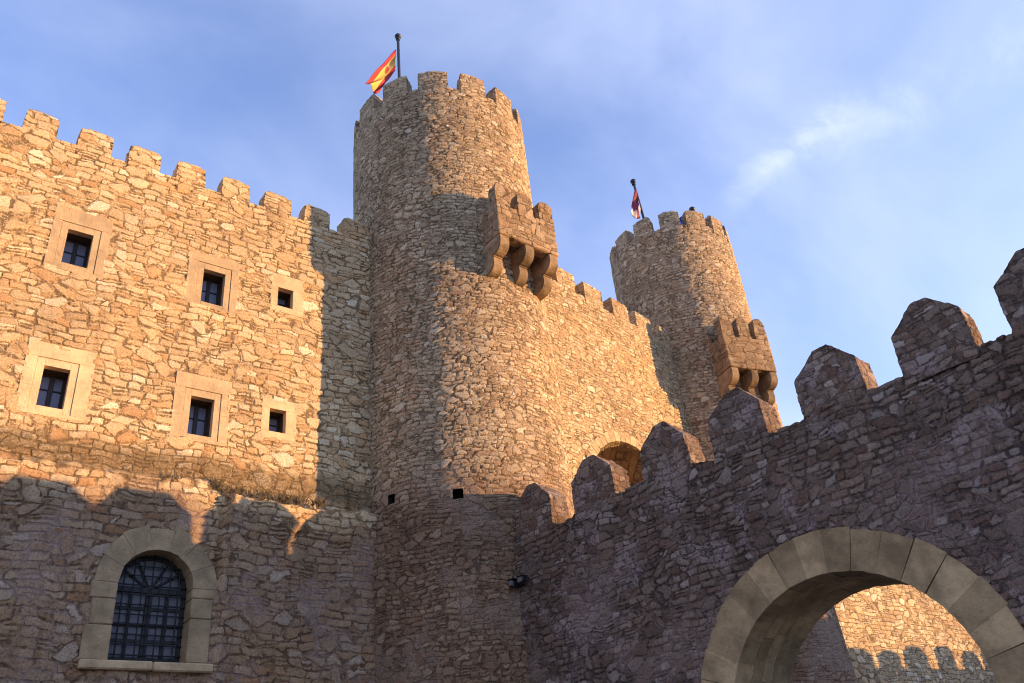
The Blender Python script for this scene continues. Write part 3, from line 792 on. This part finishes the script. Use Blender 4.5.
# gateway soffit courses
us = np.linspace(0, math.pi, 90); ys = np.arange(0.55, 2.0, 0.05)
A, B = np.meshgrid(us, ys, indexing='ij')
V = FN((NA['u']+NA['r']*1.03*np.cos(A)).ravel(), B.ravel(), (NA['z']+NA['r']*1.03*np.sin(A)).ravel())
mc = np.stack([B.ravel()*1.0, A.ravel()*0+2.0, A.ravel()*NA['r']], -1)
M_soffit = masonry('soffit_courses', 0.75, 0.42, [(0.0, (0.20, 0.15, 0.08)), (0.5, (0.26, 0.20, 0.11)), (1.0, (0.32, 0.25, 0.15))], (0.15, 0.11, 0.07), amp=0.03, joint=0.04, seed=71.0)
gate = link('gateway', V, grid_faces(len(us), len(ys), None, True), M_soffit, barb, mc, smooth=True)
for s in (-1, 1):
    zz = np.arange(0, NA['z']+0.01, 0.05)
    A, B = np.meshgrid(zz, ys, indexing='ij')
    V = FN(NA['u']+s*NA['r']*1.005+0*A.ravel(), B.ravel(), A.ravel()); mc = np.stack([B.ravel(), A.ravel()*0+4, A.ravel()], -1)
    link('jamb', V, grid_faces(len(zz), len(ys), None, s > 0), M_soffit, gate, mc, smooth=True)
for Vv, Fv in arc_ring(NA['u'], NA['z'], NA['r'], NA['ro'], 0, math.pi, -0.02, 0.56, 17, FN, gap=0.006, bev=0.009, sub=4, jitter=0.04):
    link('voussoir', Vv, Fv, M_vouss, gate)
for Vv, Fv in arc_ring(NA['u'], NA['z'], NA['r'], NA['ro']+0.05, 0, math.pi, 1.30, 2.05, 15, FN, gap=0.004, bev=0.01, sub=4, jitter=0.04):
    link('voussoir', Vv, Fv, M_vouss, gate)
for y0_, y1_, n_ in ((0.564, 0.93, 16), (0.934, 1.296, 15)):
    for Vv, Fv in arc_ring(NA['u'], NA['z'], NA['r'], NA['r']+0.4, 0, math.pi, y0_, y1_, n_, FN, gap=0.005, bev=0.008, sub=4):
        link('soffit_stone', Vv, Fv, M_vouss, gate)
for s in (-1, 1):
    for k in range(6):
        wdt = 0.77 if k % 2 else 0.62
        x0, x1 = (NA['u']-NA['r']-wdt, NA['u']-NA['r']) if s < 0 else (NA['u']+NA['r'], NA['u']+NA['r']+wdt)
        V, F = boxes([((x0, -0.02, k*0.525+0.006), (x1, 0.56, (k+1)*0.525-0.006))], 0.014)
        link('jamb_stone', FN.mp(V), F, M_vouss, gate)

# ================================================================== far facade seen through the gateway
FF = Frame((26.0, 25.0, 0), (1, 0, 0), (0, 1, 0))
far = thing('far_castle_wall', (40, 25, 0), 'sunlit rubble wall seen through the foreground gateway, shadows of battlements along it', 'castle wall')
wall_sheet('wall', FF, 0, 32, 0, 15.5, 1.2, 0.11, M_far, far)
for k in range(14):
    merlon(far, plan_mapper(FF), 0.5+2.2*k, 1.2, 15.5, 0.6, 0.3, 0.5, M_far, step=0.15, kind='gable')
FO = Frame((55.0, 26.0, 0), (0, -1), (1, 0))
outer = thing('outer_wall', (55, 0, 0), 'low battlemented outer wall facing the sunset, whose shadow falls across the far facade', 'wall')
wall_sheet('wall', FO, 0, 75, 0, 8.2, 1.2, 0.5, M_far, outer)
for k in range(34):
    merlon(outer, plan_mapper(FO), 0.6+2.1*k+random.uniform(-0.15, 0.15), random.uniform(1.0, 1.4), 8.2, random.uniform(0.55, 0.95), random.uniform(0.15, 0.4), 0.6, M_far, step=0.15, kind='gable', flat=0.3, peak=random.uniform(0.3, 0.7))

# ================================================================== flags
def at_px(x, y, h):
    d = (x-512)/860.57*r2-(y-341.5)/860.57*u2+fwd
    k = h/math.hypot(d.x, d.y); return np.array(CAM_POS+d*k)
M_pole = plain('dark_pole_paint', (0.03, 0.035, 0.045), 0.45, 0.3)
def cloth(name, col):
    return plain(name, col, 0.8, 0, 0.12, 3.0)
M_red = cloth('red_cloth', (0.42, 0.03, 0.04)); M_yel = cloth('yellow_cloth', (0.66, 0.42, 0.09)); M_crest = cloth('crest_print', (0.45, 0.10, 0.04))
M_crim = cloth('crimson_cloth', (0.20, 0.015, 0.035)); M_whi = cloth('white_cloth', (0.55, 0.50, 0.52)); M_pur = cloth('purple_cloth', (0.16, 0.03, 0.16)); M_blu = cloth('blue_cloth', (0.03, 0.08, 0.45))
def flagpole(base, top, r, label, nm='flagpole'):
    t = thing(nm, tuple(base), label, 'flagpole', 'flagpoles on the towers')
    V, F = tube(base, top, r, r*0.85, 12); link('pole', V, F, M_pole, t, smooth=False)
    V, F = join(ball(top+np.array([0, 0, 0.10]), 0.15, 12, 0.85), tube(top-np.array([0, 0, 0.12]), top-np.array([0, 0, 0.02]), 0.10, 0.10, 10)); link('finial', V, F, M_pole, t, smooth=True)
    return t
def flag(parent, A_, B_, C_, D_, matfn, mats, nu=44, nv=24, amp=0.10, waves=2.3, nrm=None, thick=0.012):
    """A top hoist, B bottom hoist, C top fly, D bottom fly; cloth with folds and thickness"""
    A_, B_, C_, D_ = [np.array(v, float) for v in (A_, B_, C_, D_)]
    uu, vv = np.meshgrid(np.linspace(0, 1, nu+1), np.linspace(0, 1, nv+1), indexing='ij')
    P = ((1-uu)*(1-vv))[..., None]*A_+((1-uu)*vv)[..., None]*B_+(uu*(1-vv))[..., None]*C_+(uu*vv)[..., None]*D_
    n_ = np.cross(C_-A_, B_-A_); n_ /= np.linalg.norm(n_)
    off = amp*(0.25+uu)*np.sin(waves*2*math.pi*(uu*0.8+vv*0.55))+amp*0.4*np.sin(9*vv+3*uu)
    P = P+off[..., None]*n_
    Vt = P.reshape(-1, 3); Vb = Vt-n_*thick
    F = grid_faces(nu+1, nv+1); N = len(Vt)
    F2 = F[:, ::-1]+N
    idx = np.arange(N).reshape(nu+1, nv+1)
    rim = []
    for e in (idx[:, 0], idx[:, -1][::-1], idx[0, :][::-1], idx[-1, :]):
        for a, b in zip(e[:-1], e[1:]): rim.append([b, a, a+N, b+N])
    uc = (np.arange(nu)+.5)/nu; vc = (np.arange(nv)+.5)/nv
    mi = [matfn(u, v) for u in uc for v in vc]
    V = np.concatenate([Vt, Vb]); Fall = F.tolist()+F2.tolist()+rim
    return link('flag', V, Fall, None, parent, smooth=True, mats=mats, midx=mi+mi+[0]*len(rim))
def spain(u, v):
    if v < 0.25 or v > 0.75: return 0
    du, dv = (u-0.36)/0.085, (v-0.5)/0.17
    if abs(du) < 1 and abs(dv) < 1 and (du*du+dv*dv < 1.1): return 2 if (abs(du) > 0.25 or dv < -0.5 or dv > 0.3) else 0
    return 1
p_top = at_px(398, 38, 26.0); p_base = np.array([p_top[0]-0.02, p_top[1], 23.7])
fp1 = flagpole(p_base, p_top, 0.075, 'tall dark flagpole with red and yellow striped flag on the nearer tower')
def near_pole(y, dx=-2.5): return at_px(398+dx, y, 26.0)
flag(fp1, near_pole(49, -2), near_pole(71, -3), at_px(366, 82, 25.6), at_px(377, 94, 26.2), spain, [M_red, M_yel, M_crest], amp=0.09)
p_top = at_px(633.5, 183, 34.0); p_low = at_px(642.5, 214, 34.2)
base2 = p_top+(p_low-p_top)*2.3
fp2 = flagpole(base2, p_top, 0.07, 'leaning dark flagpole with limp crimson and white flag on the farther tower')
def castile(u, v):
    top = v < 0.66; hoist = u < 0.75
    if top and hoist: return 0 if not (0.25 < u < 0.4 and 0.2 < v < 0.42) else 3
    if top == hoist:
        du, dv = (u % 0.5-0.25)/0.10, (v % 0.5-0.25)/0.11
        return 3 if (abs(du) < 1 and abs(dv) < 1 and not (dv < -0.4 and 0.2 < abs(du) < 0.6)) else 0
    du, dv = (u % 0.5-0.25)/0.14, (v % 0.5-0.25)/0.15
    return 2 if du*du+dv*dv < 1 else 1
# the cloth hangs down along the pole
flag(fp2, at_px(635, 187, 34.0), at_px(640, 206, 34.0), at_px(630, 214, 33.8), at_px(641, 219, 34.0), castile, [M_crim, M_whi, M_pur, M_crest], amp=0.12, waves=1.6)
p_top = at_px(692.5, 211, 33.6); base3 = np.array([p_top[0], p_top[1], 23.1])
fp3 = flagpole(base3, p_top, 0.06, 'short dark pole with a blue flag mostly hidden behind the merlons of the farther tower')
flag(fp3, at_px(691.5, 212.5, 33.6), at_px(691.5, 221, 33.6), at_px(677, 219, 33.4), at_px(681, 232, 33.6), lambda u, v: 0, [M_blu], amp=0.05)

# ================================================================== floodlights where the walls meet
fl = thing('floodlight', tuple(FN(0.25, -0.02, 7.3)[0]), 'pair of small black floodlights on one bracket where foreground wall meets the tower', 'floodlight')
V, F = boxes([((0.06, -0.16, 7.50), (0.46, -0.12, 7.53)), ((0.24, -0.14, 7.36), (0.28, 0.06, 7.515)), ((0.19, -0.01, 7.30), (0.33, 0.05, 7.56))], 0.006)
link('bracket', FN.mp(V), F, M_black, fl)
for uu_, sg in ((0.09, -1), (0.41, 1)):
    tilt_ = 0.03*sg
    V1 = prism([(uu_-0.085, 7.36), (uu_+0.085, 7.36+tilt_), (uu_+0.095, 7.50+tilt_), (uu_-0.075, 7.52)], -0.30, -0.12, 0.015)
    V2 = boxes([((uu_-0.105, -0.33, 7.52), (uu_+0.105, -0.11, 7.54)), ((uu_-0.012, -0.22, 7.54), (uu_+0.012, -0.19, 7.63))], 0.005)
    V, F = join(V1, V2); lh = link('lamp_head', FN.mp(V), F, M_black, fl)
    V, F = boxes([((uu_-0.07, -0.312, 7.385), (uu_+0.07, -0.303, 7.495))]); link('lens', FN.mp(V), F, M_pane_dark, lh)

# ================================================================== dry weeds rooted on the ragged ledge of the facade
rw = random.Random(5)
V = []; F = []
CL = [(rw.choice([rw.uniform(6.5, 9.1), rw.uniform(6.5, 9.1), rw.uniform(0.5, 6.5)]), rw.uniform(0.04, 0.16)) for _ in range(26)]
for i in range(330):
    cu = rw.choice(CL); u = rw.gauss(cu[0], cu[1])
    z = (9.88 if u > 6.5 else 10.08)+rw.uniform(-0.10, 0.06); y0 = 19.86-rw.uniform(0, 0.14)*(2 if u > 6.5 else 0.6)
    for b_ in range(4):
        h = rw.uniform(0.05, 0.20)*(1.3 if rw.random() < 0.2 else 0.8); dx = rw.uniform(-0.09, 0.09); dy = rw.uniform(-0.08, 0.04); wv = rw.uniform(0.006, 0.016)
        dz = h if rw.random() < 0.7 else -h*0.6
        o_ = len(V)
        V += [(u-wv, y0, z), (u+wv, y0, z), (u+dx*0.5+wv*0.6, y0+dy*0.5, z+dz*0.6), (u+dx, y0+dy, z+dz)]
        F += [[o_, o_+1, o_+2], [o_, o_+2, o_+3]]
M_weed = plain('dry_weeds', (0.085, 0.058, 0.03), 0.9, 0, 0.35, 3.0)
tag(link('weeds', V, F, M_weed), 'dry brown weeds growing from the ragged ledge of the golden facade', 'weeds', kind='stuff')
